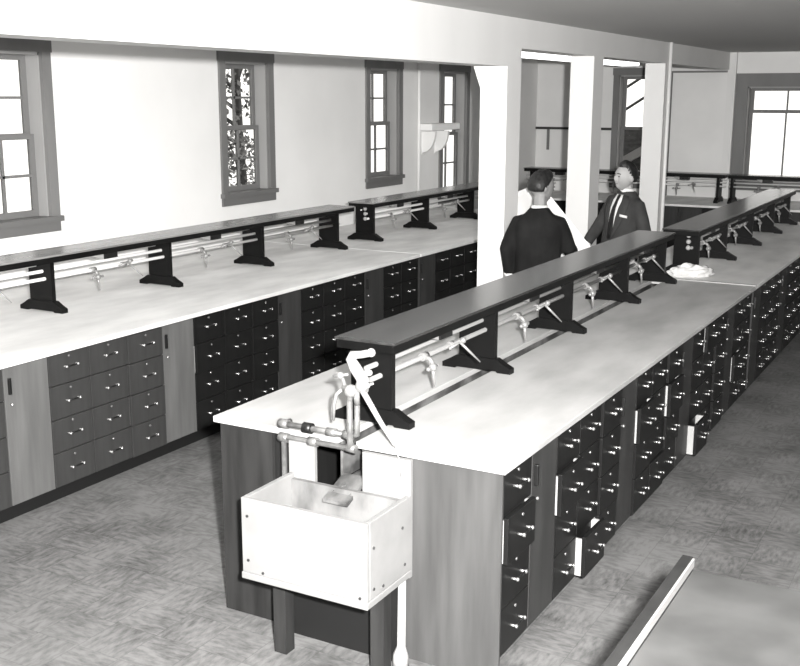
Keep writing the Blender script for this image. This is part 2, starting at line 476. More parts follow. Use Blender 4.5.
for i in range(3):
    cabinet((-4.47, 8.40+i*4*cwL, 0), 0, ['d', 'r', 'r', 'r'], cwL,
            ['first dark cabinet under the far left counter, starting with a lighter door',
             'second dark cabinet under the far left counter, behind the columns',
             'third dark cabinet under the far left counter, near the back wall'][i], 'cabinets under the far left counter', slim=True)
for i in range(5):
    cabinet((-6.15+i*1.23, 14.15, 0), -PI/2, ['d', 'r', 'r', 'd'], cwL,
            ['cabinet under the back counter in the far left corner', 'cabinet under the back counter behind the second column',
             'cabinet under the back counter beside the standing man', 'cabinet under the back counter right of the third column',
             'cabinet under the back counter at the bright right window'][i], 'cabinets under the back counter', slim=True)

# ------------------------------------------------------------------ worktops
def top_poly(name, poly, label, group, m='top'):
    """slab from a polygon in plan; returns thing"""
    t = thing(name, (poly[0][0], poly[0][1], TOPZ), label, 'worktop', group)
    mb = MB(); mb.prism([(x-poly[0][0], y-poly[0][1]) for x, y in poly], 'z', 0, ZT-TOPZ)
    o = mb.build('slab', M[m], t); bevel_mod(o, .003)
    return t
XL, XRt = -2.905, -1.518
TX0, TX1 = -2.268, -2.175
YE = 3.550; YS = 8.14
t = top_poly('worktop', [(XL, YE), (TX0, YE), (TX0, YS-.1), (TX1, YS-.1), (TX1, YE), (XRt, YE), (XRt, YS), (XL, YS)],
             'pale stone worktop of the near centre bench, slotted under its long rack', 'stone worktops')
mb = MB()
x0, x1, y0, y1 = TX0-XL, TX1-XL, .05, YS-.1-YE
# drain trough hung under the slot, falling towards the sink
mb.box(x0-.012, x0, y0, y1, -.16, 0); mb.box(x1, x1+.012, y0, y1, -.16, 0)
mb.prism([(y0, -.19), (y1, -.12), (y1, -.105), (y0, -.165)], 'x', x0, x1)
t = thing('drain_trough', (XL, YE, TOPZ), 'dark stained drain trough under the slot of the near worktop, spilling into the sink', 'trough')
mb.build('channel', M['trough'], t)
mb = MB(); mb.prism([(-.10, -.215), (.06, -.155), (.06, -.14), (-.10, -.20)], 'x', x0-.005, x1+.02)
for k in range(5): mb.ball((x0+.02+.02*k, -.04+.012*((k*3) % 4), -.178+.004*((k*3) % 4)), .012, sc=(.5, 2.2, .5), n=8)
mb.build('spout_plate', M['trough'], t)
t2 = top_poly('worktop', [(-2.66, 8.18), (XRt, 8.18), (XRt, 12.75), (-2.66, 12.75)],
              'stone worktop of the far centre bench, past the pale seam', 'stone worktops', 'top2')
tag(MB().box(XL, XRt, 8.142, 8.178, TOPZ-.004, ZT+.008, bev=.004).build('joint_strip', M['white']), 'thin white strip across the centre bench at the seam of its two worktops', 'strip')
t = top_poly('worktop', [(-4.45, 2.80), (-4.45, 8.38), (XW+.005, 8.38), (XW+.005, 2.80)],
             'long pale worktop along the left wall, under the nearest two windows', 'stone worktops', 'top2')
mb = MB(); mb.box(-5.30+4.45, -5.275+4.45, .05, 5.5, .0270, .02795); mb.build('trough_slot', M['black'], t)  # flat black strip stands for the dark narrow trough slot
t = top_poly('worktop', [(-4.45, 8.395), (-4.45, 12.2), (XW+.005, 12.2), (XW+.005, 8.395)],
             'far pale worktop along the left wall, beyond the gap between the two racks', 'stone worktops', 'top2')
mb = MB(); mb.box(-5.30+4.45, -5.275+4.45, .3, 3.6, .0270, .02795); mb.build('trough_slot', M['black'], t)  # black strip in place of the far counter's trough slot
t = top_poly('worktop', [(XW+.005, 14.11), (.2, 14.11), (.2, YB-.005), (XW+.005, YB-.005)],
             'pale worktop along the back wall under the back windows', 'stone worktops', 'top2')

# ------------------------------------------------------------------ reagent racks
# local frame: runs along +y, centre line x = 0, z = 0 at the worktop
SH0, SH1 = .335, .375
def post_mesh(w=.20, th=.032, name='support'):
    mb = MB()
    mb.box(-w/2, w/2, -th/2, th/2, .055, SH0)
    return mb.mesh(name, M['lac'])
def foot_mesh(hw=.19, th=.05):
    mb = MB()
    poly = [(-hw, 0), (-hw*.62, 0), (-hw*.58, .008), (hw*.58, .008), (hw*.62, 0), (hw, 0), (hw, .026), (hw*.80, .045), (hw*.58, .070), (-hw*.58, .070), (-hw*.80, .045), (-hw, .026)]
    mb.prism(poly, 'y', -th/2, th/2)
    return mb.mesh('foot', M['lac'])
POST = post_mesh(); FOOT = foot_mesh()
mb = MB()   # gas cock hanging from the lower pipe
mb.tube([(0, -.022, 0), (0, .022, 0)], .019, 10)
mb.tube([(0, 0, 0), (.03, 0, -.010), (.045, 0, -.03)], .011, 8)
mb.ball((.045, 0, -.045), .020, n=10)
VALVE = mb.mesh('gas_cock', M['pipe'])
mb = MB(); mb.tube([(.045, 0, -.05), (.047, .002, -.085), (.052, .004, -.135)], .01, 8, radii=[.011, .008, .0035])
NOZ = mb.mesh('nozzle', M['pipe'])
mb = MB(); mb.tube([(.045, -.045, -.045), (.045, .045, -.045)], .006, 8); mb.ball((.045, -.045, -.045), .011, n=8); mb.ball((.045, .045, -.045), .009, n=8)
LEV = mb.mesh('lever', M['pipe'])
mb = MB(); mb.tube([(0, -.02, 0), (0, .02, 0)], .017, 10); mb.tube([(0, 0, 0), (.06, .0, .028)], .010, 8); mb.ball((.062, 0, .028), .016, n=8)
VALVE2 = mb.mesh('water_cock', M['pipe'])
mb = MB(); mb.tube([(.05, -.01, .02), (.09, .02, -.03), (.13, .05, -.08)], .007, 8, radii=[.007, .006, .003])
NOZ2 = mb.mesh('nozzle', M['pipe'])
mb = MB(); mb.tube([(.03, -.07, .0), (.06, .03, .03)], .006, 8); mb.ball((.03, -.07, 0), .009, n=8)
LEV2 = mb.mesh('lever', M['pipe'])
mb = MB(); mb.box(-.05, .05, -.06, .06, SH0-.05, SH0-.001, mi=0); OUT = mb.mesh('outlet_box', M['black'])
mb = MB(); mb.prism([(-.13, SH0-.012), (-.062, SH0-.002), (-.062, SH0-.05), (-.13, SH0-.03)], 'x', -.02, .04, 0); PLATE = mb.mesh('cover_plate', M['white'])

def rack(loc, L, posts, label, three=False, rz=0, cap=False, pr=.0112, sm='shelf'):
    t = thing('reagent_rack', loc, label, 'rack', 'black reagent racks on the benches', rz)
    MB().box(-.145, .145, 0, L, SH1-.012, SH1, bev=.003).build('shelf', M[sm], t)
    mb = MB(); mb.box(-.138, -.118, .008, L-.008, SH0-.008, SH1-.012); mb.box(.118, .138, .008, L-.008, SH0-.008, SH1-.012)
    mb.box(-.118, .118, .008, .028, SH0-.008, SH1-.012); mb.box(-.118, .118, L-.028, L-.008, SH0-.008, SH1-.012)
    mb.build('apron', M['lac'], t)
    for i, y in enumerate(posts):
        s = link('support', POST, t, (0, y, 0)); link('foot', FOOT, s)
    ya, yb = posts[0], posts[-1]
    for k, (x, z) in enumerate([(.025, .262), (.045, .215)]+([(-.03, .295)] if three else [])):
        MB().tube([(x, ya-.10 if not cap else ya-.035, z), (x, yb+.10, z)], pr if k < 2 else .006, 10).build('pipe', M['pipe2' if three else 'pipe'], t)
    if cap:
        for z in (.310, .262, .214):
            MB().ball((.02, ya-.036, z), .019, sc=(1, .8, 1), n=12).build('pipe_cap', M['white'], t)
    for y0, y1 in zip(posts, posts[1:]):
        if y1-y0 < .8: continue
        d = y1-y0
        v = link('gas_cock', VALVE, t, (.045, y0+d*.36, .215)); link('nozzle', NOZ, v); link('lever', LEV, v)
        v = link('water_cock', VALVE2, t, (.045, y0+d*.62, .215)); link('nozzle', NOZ2, v); link('lever', LEV2, v)
        b = link('outlet_box', OUT, t, (.05, y0+d*.47, 0)); link('cover_plate', PLATE, b)
    return t
rack((-2.25, 3.74, ZT), 4.30, [.075, 1.13, 2.22, 3.31, 4.22], 'long black reagent rack on the near centre bench, ending at the sink taps')
rack((-2.12, 8.24, ZT), 4.3, [.21, 1.16, 2.24, 3.3, 4.2], 'black reagent rack on the far centre bench, three white pipe caps on its end', cap=True)
rack((-5.36, 3.55, ZT), 4.98, [.13, 1.33, 2.46, 3.60, 4.75], 'black reagent rack along the near left counter, in front of the white wall', three=True, sm='shelf2')
rack((-5.36, 8.86, ZT), 3.3, [.09, 1.22, 2.33, 3.2], 'black reagent rack on the far left counter, three white pipe caps on its end', cap=True, three=True, sm='shelf2')
rack((-6.05, 14.68, ZT), 2.85, [.1, 1.0, 1.9, 2.75], 'black reagent rack on the back counter, behind the standing men', rz=-PI/2, three=True)
rack((-3.17, 14.68, ZT), 2.9, [.05, 1.0, 1.95, 2.85], 'black reagent rack on the back counter below the bright right window', rz=-PI/2, cap=True, three=True)

# crumpled rag on the worktop by the seam
mb = MB(); t_ = bmesh.new(); bmesh.ops.create_icosphere(t_, subdivisions=4, radius=1)
from mathutils import noise
for v in t_.verts:
    c = v.co.copy(); n = noise.noise(c*2.3)*.28+noise.noise(c*5.1+Vector((3, 1, 2)))*.16
    k = 1+n; v.co = Vector((c.x*.055*k, c.y*.17*k, max(0, c.z*.5+.28)*.12*k))
for f in t_.faces: f.smooth = True
mb.add(t_, 0)
o = mb.build('crumpled_cloth', M['cloth'], loc=(-2.06, 8.62, ZT)); o.location = (-2.05, 8.335, ZT); o.rotation_euler = (0, 0, -1.0)
tag(o, 'crumpled white cloth lying on the worktop at the pale seam', 'cloth')

# ------------------------------------------------------------------ sink with boards
t = thing('laboratory_sink', (-2.19, 3.36, 0), 'white box sink hung on the near end of the centre bench', 'sink')
X0, X1, Y0, Y1, Z0, Z1 = -.29, .285, -.178, .160, .388, .728
mb = MB(); b_ = .022
mb.box(X0, X1, Y0, Y0+b_, Z0+.028, Z1, bev=.003); o = mb.build('front_board', M['stone'], t)
for x in (X0+b_, X1):
    MB().box(x-b_, x, Y0+b_, Y1, Z0+.028, Z1, bev=.003).build('side_board', M['stone'], t)
MB().box(X0-.004, X1+.004, Y0-.004, Y1, Z0, Z0+.028, bev=.004).build('bottom_board', M['stone'], t)
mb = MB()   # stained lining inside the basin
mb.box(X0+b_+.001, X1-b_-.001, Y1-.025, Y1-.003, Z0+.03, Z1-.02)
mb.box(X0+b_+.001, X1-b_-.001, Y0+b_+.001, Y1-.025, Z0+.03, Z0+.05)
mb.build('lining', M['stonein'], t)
for x, z in ((X0+.03, .655), (X0+.03, .47), (X1-.03, .43), (X0+.1, .43)):
    MB().tube([(x, Y0-.004, z), (x, Y0+.002, z)], .006, 8).build('bolt', M['rail'], t)
for y, z in ((-.13, .62), (-.13, .455), (.09, .62), (-.06, .44), (.11, .46)):
    MB().tube([(X1-.002, y, z), (X1+.004, y, z)], .006, 8).build('bolt', M['rail'], t)
for x in (X0+.06, X1-.05):
    MB().box(x-.03, x+.03, -.02, .04, 0, Z0).build('leg', M['w_end2'], t)
# tall white boards against the bench end
MB().box(-.298, -.170, .163, .187, .375, .871, bev=.003).build('splash_board', M['stone'], t)
MB().box(.060, .280, .163, .187, .375, .871, bev=.003).build('splash_board', M['stone'], t)
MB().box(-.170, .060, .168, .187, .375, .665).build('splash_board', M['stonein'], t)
MB().box(-.30, .235, .150, .165, 0, .375).build('under_sink_shade', M['plinth'], t)  # black panel stands for the shade under the sink
MB().tube([(.255, .135, .0), (.255, .135, .05), (.258, .135, .09), (.258, .14, .388)], .02, 10, radii=[.036, .032, .018, .016]).build('waste_pipe', M['white'], t)

# taps and pipes at the bench end
t = thing('tap_assembly', (-2.178, 3.53, -.016), 'metal pipes and white hooked tap with long rod rising over the white sink', 'tap')
mb = MB()
mb.tube([(-.335, .0, .945), (-.335, .045, .945)], .012, 10)
mb.tube([(-.335, .0, .945), (-.02, 0, .945)], .0125, 10)
mb.tube([(.0, .0, .945), (.022, .0, .955), (.022, 0, 1.09)], .0125, 10)
mb.build('cold_pipe', M['galv'], t)
mb = MB()
mb.tube([(-.337, .0, .55), (-.337, .0, .87), (-.329, .0, .886), (-.31, .0, .89), (-.02, .0, .89), (-.004, -.015, .897), (.0, -.02, .912), (.0, -.02, 1.11)], .0125, 10)
mb.build('hot_pipe', M['galv'], t)
for c, ax, r in (((-.335, 0, .945), 'x', .02), ((-.335, .0, .885), 'x', .021), ((-.19, .0, .89), 'x', .020), ((.0, -.01, .895), 'x', .018), ((-.1, 0, .945), 'x', .017), ((-.02, 0, .945), 'x', .019)):
    MB().tube([(c[0]-.022, c[1], c[2]), (c[0]+.022, c[1], c[2])], r, 12).build('pipe_union', M['galv'], t)
mb = MB(); mb.tube([(-.235, 0, .945), (-.195, 0, .945)], .024, 8); mb.build('black_union', M['black'], t)
mb = MB()
mb.tube([(-.03, -.02, 1.145), (.08, -.02, 1.155)], .014, 12); mb.ball((.01, -.028, 1.14), .027, n=12)
mb.tube([(.022, 0, 1.08), (.03, -.02, 1.15)], .013, 10); mb.tube([(0, -.02, 1.10), (.005, -.02, 1.14)], .013, 10)
mb.build('tap_body', M['pipe'], t)
mb = MB()
mb.tube([(-.02, -.02, 1.145), (-.03, -.02, 1.18), (-.035, -.03, 1.195)], .008, 8); mb.ball((-.036, -.03, 1.198), .016, n=10)
mb.tube([(-.07, -.03, 1.19), (0, -.03, 1.207)], .006, 8)
mb.build('tap_handle', M['pipe'], t)
mb = MB(); mb.tube([(-.028, -.02, 1.145), (-.052, -.035, 1.12), (-.060, -.04, 1.08), (-.064, -.04, 1.01)], .01, 8, radii=[.009, .008, .007, .005])
mb.build('spout', M['pipe'], t)
# white pitcher tap with a long rod
mb = MB(); o_ = Vector((.007, 0, 1.134))
def q(*p): return tuple(Vector(p)*.92+o_)
mb.tube([q(.045, -.02, .02), q(.06, -.02, .06), q(.02, -.02, .11), q(.0, -.02, .145), q(.01, -.02, .165), q(.055, -.02, .172), q(.10, -.02, .185)], .02, 12,
        radii=[.023, .026, .024, .021, .018, .015, .014])
mb.ball(q(.10, -.02, .185), .018, n=10)
ht = mb.build('hooked_tap', M['white'], t)
for a, b, r in ((q(.05, -.02, .085), q(.092, -.02, .096), .012), (q(.06, -.02, .03), q(.088, -.03, .042), .011)):
    MB().tube([a, b], r, 10).ball(b, r*1.05, n=8).build('prong', M['white'], ht)
MB().tube([q(.088, -.03, .042), q(.118, -.035, .056)], .0045, 8).build('prong_tip', M['white'], ht)
MB().tube([q(.045, -.02, .03), q(.135, -.02, -.10), q(.215, -.02, -.205)], .011, 10, radii=[.013, .011, .008]).build('rod', M['white'], ht)
MB().tube([q(.215, -.02, -.205), q(.245, -.03, -.27), q(.255, -.03, -.34)], .0025, 6).build('drip_tube', M['white'], ht)

# ------------------------------------------------------------------ table in the right foreground
t = thing('work_table', (-.73, 1.5, 0), 'grey-topped table with a raised wooden rim lit inside at the bottom right corner', 'table')
mb = MB(); yl = 1.575; xr = 1.5
c = []
for k in range(7):
    a = k/6*PI/2; c.append((xr-.1+.1*math.sin(PI/2-a) if False else xr-.1+.1*math.cos(a), yl-.1+.1*math.sin(a)))
poly = [(.04, 0), (xr, 0)]+c+[(.04, yl-.03)]
mb.prism(poly, 'z', .85, .885); o = mb.build('tabletop', M['table'], t); bevel_mod(o, .006, 3)
MB().box(0, .034, 0, yl, .80, .912, bev=.003).build('rim', M['rimtop'], t)
mb = MB(); mb.box(.034, .040, 0, yl-.012, .8855, .911); mb.build('rim_lit_face', M['rim_lit'], t)
for x in (.06, xr-.12):
    for y in (.05, yl-.14):
        MB().box(x, x+.06, y, y+.06, 0, .85).build('leg', M['rimtop'], t)

# ------------------------------------------------------------------ people
def ev_mesh(o):
    dg = bpy.context.evaluated_depsgraph_get(); dg.update()
    me = bpy.data.meshes.new_from_object(o.evaluated_get(dg)); return me
def skin(chains, sub=1):
    """chains: list of lists of (pos, radius); first vertex of first chain is root; shared points merge"""
    vs, es, rs, ix = [], [], [], {}
    for ch in chains:
        prev = None
        for p, r in ch:
            k = tuple(round(c, 4) for c in p)
            if k not in ix: ix[k] = len(vs); vs.append(p); rs.append(r)
            if prev is not None: es.append((prev, ix[k]))
            prev = ix[k]
    me = bpy.data.meshes.new('sk'); me.from_pydata(vs, es, []); o = bpy.data.objects.new('sk', me); COL.objects.link(o)
    m = o.modifiers.new('s', 'SKIN')
    for i, sv in enumerate(me.skin_vertices[0].data):
        r = rs[i]; sv.radius = (r, r) if not isinstance(r, tuple) else r; sv.use_root = (i == 0)
    m.use_smooth_shade = True
    if sub: s = o.modifiers.new('ss', 'SUBSURF'); s.levels = sub; s.render_levels = sub
    r = ev_mesh(o); bpy.data.objects.remove(o); return r
def remesh(me_list, vox, smooth=0):
    bm = bmesh.new()
    for me in me_list: bm.from_mesh(me)
    me = bpy.data.meshes.new('rm'); bm.to_mesh(me); bm.free()
    o = bpy.data.objects.new('rm', me); COL.objects.link(o)
    m = o.modifiers.new('r', 'REMESH'); m.mode = 'VOXEL'; m.voxel_size = vox; m.use_smooth_shade = True
    if smooth: s = o.modifiers.new('sm', 'SMOOTH'); s.iterations = smooth; s.factor = .5
    r = ev_mesh(o); bpy.data.objects.remove(o)
    for p in r.polygons: p.use_smooth = True
    return r
def gauss(d, c, s): return math.exp(-((d-Vector(c)).length_squared)/(2*s*s))
def head_mesh(center, rot, hairline=False, grow=0.0):
    """face towards -y. returns mesh in body coordinates"""
    t = bmesh.new(); bmesh.ops.create_uvsphere(t, u_segments=56, v_segments=40, radius=1)
    for v in t.verts:
        d = v.co.copy().normalized()
        x, y, z = d.x*.079, d.y*.103, d.z*.126
        if y > 0: x *= 1.04
        if z < 0:
            k = min(1, -d.z/.9)
            x *= 1-.30*k*k
            if y > 0: y *= 1-.42*k; z *= 1-.25*k
            else: y = y*(1-.10*k)-.018*k*k*max(0, -d.y*1.6)
        # features on the face
        f = 0
        f += .019*gauss(d, (0, -.98, -.20), .12)+.014*gauss(d, (0, -.99, -.02), .085)
        f += .007*gauss(d, (.30, -.92, .22), .16)+.007*gauss(d, (-.30, -.92, .22), .16)
        f -= .011*gauss(d, (.33, -.93, .04), .13)+.011*gauss(d, (-.33, -.93, .04), .13)
        f += .007*gauss(d, (.52, -.82, -.18), .2)+.007*gauss(d, (-.52, -.82, -.18), .2)
        f += .007*gauss(d, (0, -.88, -.50), .13)
        f -= .004*gauss(d, (.22, -.85, -.46), .08)+.004*gauss(d, (-.22, -.85, -.46), .08)
        f += .010*gauss(d, (0, -.72, -.80), .2)
        p = Vector((x, y, z)); p += p.normalized()*f
        v.co = p
    for s in (-1, 1):     # ears
        e = bmesh.new(); bmesh.ops.create_uvsphere(e, u_segments=14, v_segments=10, radius=1)
        for v in e.verts: v.co = Vector((s*.083+v.co.x*.011+s*.006*max(0, v.co.y), .012+v.co.y*.019, -.008+v.co.z*.033))
        tmp = bpy.data.meshes.new('e'); e.to_mesh(tmp); e.free(); t.from_mesh(tmp)
    for v in t.verts: v.co = rot @ v.co + Vector(center)
    me = bpy.data.meshes.new('hd'); t.to_mesh(me); t.free(); return me
def hair_mesh(center, rot, thick=.014):
    t = bmesh.new(); bmesh.ops.create_uvsphere(t, u_segments=48, v_segments=36, radius=1)
    kill = []
    for v in t.verts:
        d = v.co.copy().normalized()
        x, y, z = d.x*.079, d.y*.103, d.z*.126
        if y > 0: x *= 1.04
        if z < 0:
            k = min(1, -d.z/.9); x *= 1-.20*k*k
            if y > 0: y *= 1-.42*k; z *= 1-.25*k
        line = .66 if d.y < -.35 else (.66-(d.y+.35)*1.7 if d.y < .25 else -.36-(d.y-.25)*.25)
        e = max(0, min(1, (d.z-line)/.14))
        th = (thick+.004*noise.noise(d*6))*e-.006*(1-e)
        if d.z > .3 and d.y < 0: th += .008*e
        p = Vector((x, y, z)); v.co = rot @ (p+p.normalized()*th) + Vector(center)
        if d.z < line-.06: kill.append(v)
    bmesh.ops.delete(t, geom=kill, context='VERTS')
    for f in t.faces: f.smooth = True
    me = bpy.data.meshes.new('hair'); t.to_mesh(me); t.free(); return me
def hand_chains(wrist, d, palm_n, side, curl=.5, s=1.0):
    """d: direction of the hand, palm_n: palm normal; side: thumb direction sign along d x n"""
    w = Vector(wrist); d = Vector(d).normalized(); n = Vector(palm_n); n = (n-d*n.dot(d)).normalized(); l = d.cross(n)*side
    ch = []
    kn = w+d*.085*s
    fing = []
    for k, (off, ln) in enumerate(((.032, .070), (.011, .078), (-.010, .072), (-.030, .056))):
        b = w+d*.03*s+l*off*.6*s; p0 = kn+l*off*s; a = curl
        p1 = p0+(d*math.cos(a)+n*math.sin(a))*ln*.45*s
        p2 = p1+(d*math.cos(2*a)+n*math.sin(2*a))*ln*.32*s
        p3 = p2+(d*math.cos(2.7*a)+n*math.sin(2.7*a))*ln*.25*s
        fing.append([(tuple(b), .012*s), (tuple(p0), .0105*s), (tuple(p1), .009*s), (tuple(p2), .0082*s), (tuple(p3), .007*s)])
    b = w+d*.022*s+l*.012*s; p0 = w+d*.045*s+l*.042*s+n*.01*s; p1 = p0+(d*.75+l*.45+n*.3).normalized()*.032*s; p2 = p1+(d*.9+l*.1+n*.35).normalized()*.027*s
    fing.append([(tuple(b), .014*s), (tuple(p0), .012*s), (tuple(p1), .010*s), (tuple(p2), .008*s)])
    palm = [(tuple(w-d*.02), .022*s), (tuple(w+d*.035*s), (.034*s, .017*s)), (tuple(w+d*.08*s), (.036*s, .014*s))]
    return palm, fing
def ell(c, a, b, n=28, p=2.3, twist=0, lean=(0, 0)):
    r = []
    for k in range(n):
        u = 2*PI*k/n; cu, su = math.cos(u), math.sin(u)
        r.append((c[0]+a*math.copysign(abs(cu)**(2/p), cu), c[1]+b*math.copysign(abs(su)**(2/p), su), c[2]))
    return r
def ball_me(c, r, sc=(1, 1, 1), n=16):
    mb = MB(); mb.ball(c, r, sc=sc, n=n); return mb.mesh('b', M['skin'])
def sleeve(pts, radii):
    mb = MB(); mb.tube(pts, .05, 16, radii=radii); return mb.mesh('s', M['suit'])

def man(loc, face, label, J, suit, skinm, head_rot, H=1.72, lean=0):
    """local frame: front is -y, his left is +x"""
    k = H/1.75
    t = thing('person', loc, label, 'person')
    t.rotation_euler = (math.radians(-lean)*.5, math.radians(lean), face)
    V = Vector
    nk = V((0, .0, 1.47*k)); hc = V(J.get('head', (0, -.025, 1.62)))*1; hc.z *= k
    chains = [[((0, .0, .96*k), .13), ((0, .0, 1.10*k), .12), ((0, .01, 1.25*k), .115), ((0, .015, 1.36*k), .085), (tuple(nk), .055), (tuple((nk+hc)/2+V((0, .012, -.0))), .058), (tuple(hc+V((0, .01, -.02))), .06)]]
    for s in (1, -1):
        sh = V((s*.150, .012, 1.365*k)); el = V(J['elbow'][s]); wr = V(J['wrist'][s])
        chains.append([((0, .015, 1.36*k), .085), (tuple(sh), .045), (tuple(el), .041), (tuple(wr), .029)])
        hip = V((s*.095, 0, .90*k)); kn = V((s*.10, -.015, .49*k)); an = V((s*.105, .015, .085*k))
        chains.append([((0, .0, .96*k), .13), (tuple(hip), .095), (tuple(kn), .058), (tuple(an), .040), (tuple(an+V((0, -.13, -.035))), .036)])
    parts = [skin(chains, 1), head_mesh(hc, head_rot)]
    for s in (1, -1):
        wr = V(J['wrist'][s]); el = V(J['elbow'][s])
        palm, fing = hand_chains(wr, J['hdir'][s], J['hn'][s], J.get('side', {1: 1, -1: -1})[s], J['curl'][s])
        parts.append(skin([palm], 1))
        for f in fing: parts.append(skin([f], 1))
    body = remesh(parts, .0058, 1)
    body.materials.clear(); body.materials.append(skinm)
    bo = link('body', body, t)
    # eyes, brows and mouth
    for s in (-1, 1):
        c = hc+head_rot @ V((s*.032, -.0905, .004)); link('eye', ball_me((0, 0, 0), .0085, (1.25, .6, .7), 10), t, c).data.materials[0] = M['eye']
        mb = MB(); mb.tube([tuple(hc+head_rot @ V((s*x, -y, z))) for x, y, z in ((.014, .104, .026), (.033, .099, .032), (.052, .086, .027))], .004, 6)
        mb.build('eyebrow', M['hair'], t)
    mb = MB(); mb.tube([tuple(hc+head_rot @ V((x, -y, -.061))) for x, y in ((-.022, .096), (0, .1045), (.022, .096))], .0035, 6); mb.build('mouth', M['lip'], t)
    hm = hair_mesh(hc, head_rot); hm.materials.append(M['hair']); link('hair', hm, t)
    # trousers
    mb = MB()
    L = []
    for s in (1, -1):
        rings = [ell((s*.108, .005, .035), .082, .115, 20), ell((s*.105, .0, .30*k), .085, .100, 20), ell((s*.10, -.008, .50*k), .09, .10, 20), ell((s*.097, 0, .78*k), .10, .12, 20), ell((s*.085, 0, .93*k), .10, .135, 20)]
        m_ = MB(); m_.loft(rings); L.append(m_.mesh('l', suit))
    m_ = MB(); m_.loft([ell((0, 0, .80*k), .16, .12), ell((0, 0, .90*k), .19, .14), ell((0, 0, 1.02*k), .175, .125)]); L.append(m_.mesh('h', suit))
    tr = remesh(L, .011, 4); tr.materials.clear(); tr.materials.append(suit); link('trousers', tr, t)
    # jacket
    R = [(.74, .190, .145, .0), (.80, .190, .146, .0), (.92, .185, .142, 0), (1.04, .172, .132, 0), (1.16, .178, .134, .004), (1.28, .190, .138, .010), (1.36, .186, .124, .014), (1.41, .158, .104, .018), (1.45, .108, .086, .020), (1.485, .080, .074, .020), (1.497, .074, .070, .019)]
    m_ = MB(); m_.loft([ell((0, cy, z*k), a, b, 36, 2.5) for z, a, b, cy in R]); P = [m_.mesh('j', suit)]
    for s in (1, -1):
        sh = V((s*.152, .012, 1.365*k)); el = V(J['elbow'][s]); wr = V(J['wrist'][s])
        mid = (sh+el)/2; md2 = (el+wr)/2
        P.append(sleeve([tuple(sh+V((-s*.05, 0, .012))), tuple(sh), tuple(mid), tuple(el), tuple(md2), tuple(wr+(el-wr).normalized()*.025)], [.066, .072, .066, .060, .054, .047]))
    jm = remesh(P, .009, 9)
    for v in jm.vertices:      # soft cloth folds
        n_ = noise.noise(V((v.co.x*9, v.co.y*9, v.co.z*5)))*.007
        v.co += v.normal*n_
    jm.materials.clear(); jm.materials.append(suit); jk = link('jacket', jm, t)
    def fy(x, z):       # front surface of the jacket
        zz = z/k
        for (z0, a0, b0, c0), (z1, a1, b1, c1) in zip(R, R[1:]):
            if z0 <= zz <= z1:
                f = (zz-z0)/(z1-z0); a = a0+(a1-a0)*f; b = b0+(b1-b0)*f; c = c0+(c1-c0)*f
                q = max(0, 1-abs(x/a)**2.5); return c-b*q**(1/2.5)
        return -.07
    def patch(name, m, pts_l, pts_r, lift, n=6, parent=jk):
        mb = MB(); rows = []
        for (xa, za), (xb, zb) in zip(pts_l, pts_r):
            row = []
            for i in range(n+1):
                x = xa+(xb-xa)*i/n; z = za+(zb-za)*i/n
                row.append(mb.bm.verts.new((x, fy(x, z*k)-lift, z*k)))
            rows.append(row)
        for A, B in zip(rows, rows[1:]):
            for i in range(n):
                f = mb.bm.faces.new((A[i], A[i+1], B[i+1], B[i])); f.smooth = True
        o = mb.build(name, m, parent)
        s = o.modifiers.new('sol', 'SOLIDIFY'); s.thickness = .006; s.offset = 0
        return o
    zs = [1.455, 1.40, 1.33, 1.25, 1.17, 1.09, 1.03]
    sw = [.040, .054, .050, .042, .034, .024, .012]
    patch('shirt', M['shirt'], [(-w, z) for w, z in zip(sw, zs)], [(w, z) for w, z in zip(sw, zs)], .006, parent=t)
    tw = [.016, .014, .020, .025, .028, .026, .010]
    patch('tie', M['tie'], [(-w, z) for w, z in zip(tw, zs)], [(w, z) for w, z in zip(tw, zs)], .013, 4, parent=t)
    for s in (1, -1):
        lw = [.045, .075, .085, .075, .055, .030, .006]
        patch('lapel', suit, [(s*a, z) for a, z in zip(sw, zs)], [(s*(a+b), z) for a, b, z in zip(sw, lw, zs)], .011, 4)
    patch('pocket_square', M['shirt'], [(.085, 1.285), (.085, 1.262)], [(.150, 1.280), (.150, 1.257)], .014, 4)
    # shirt collar
    mb = MB()
    mb.loft([ell((0, .014, 1.45*k), .070, .068, 24, 2.1), ell((0, .010, 1.49*k), .066, .064, 24, 2), ell((0, .004, 1.516*k), .062, .061, 24, 2), ell((0, .004, 1.516*k), .057, .056, 24, 2), ell((0, .008, 1.47*k), .057, .059, 24, 2)], cap=False)
    mb.build('collar', M['shirt'], t)
    for s in (1, -1):
        wr = V(J['wrist'][s]); el = V(J['elbow'][s]); d = (wr-el).normalized()
        mb = MB(); mb.tube([tuple(wr-d*.03), tuple(wr-d*.005)], .042, 16); mb.build('cuff', M['shirt'], t)
        mb = MB()
        mb.loft([ell((s*.105, -.045, 0.001), .048, .135, 20), ell((s*.105, -.045, .03), .05, .138, 20), ell((s*.105, -.03, .065), .046, .11, 20), ell((s*.105, .02, .10), .042, .055, 20)])
        mb.build('shoe', M['shoe'], t)
    return t

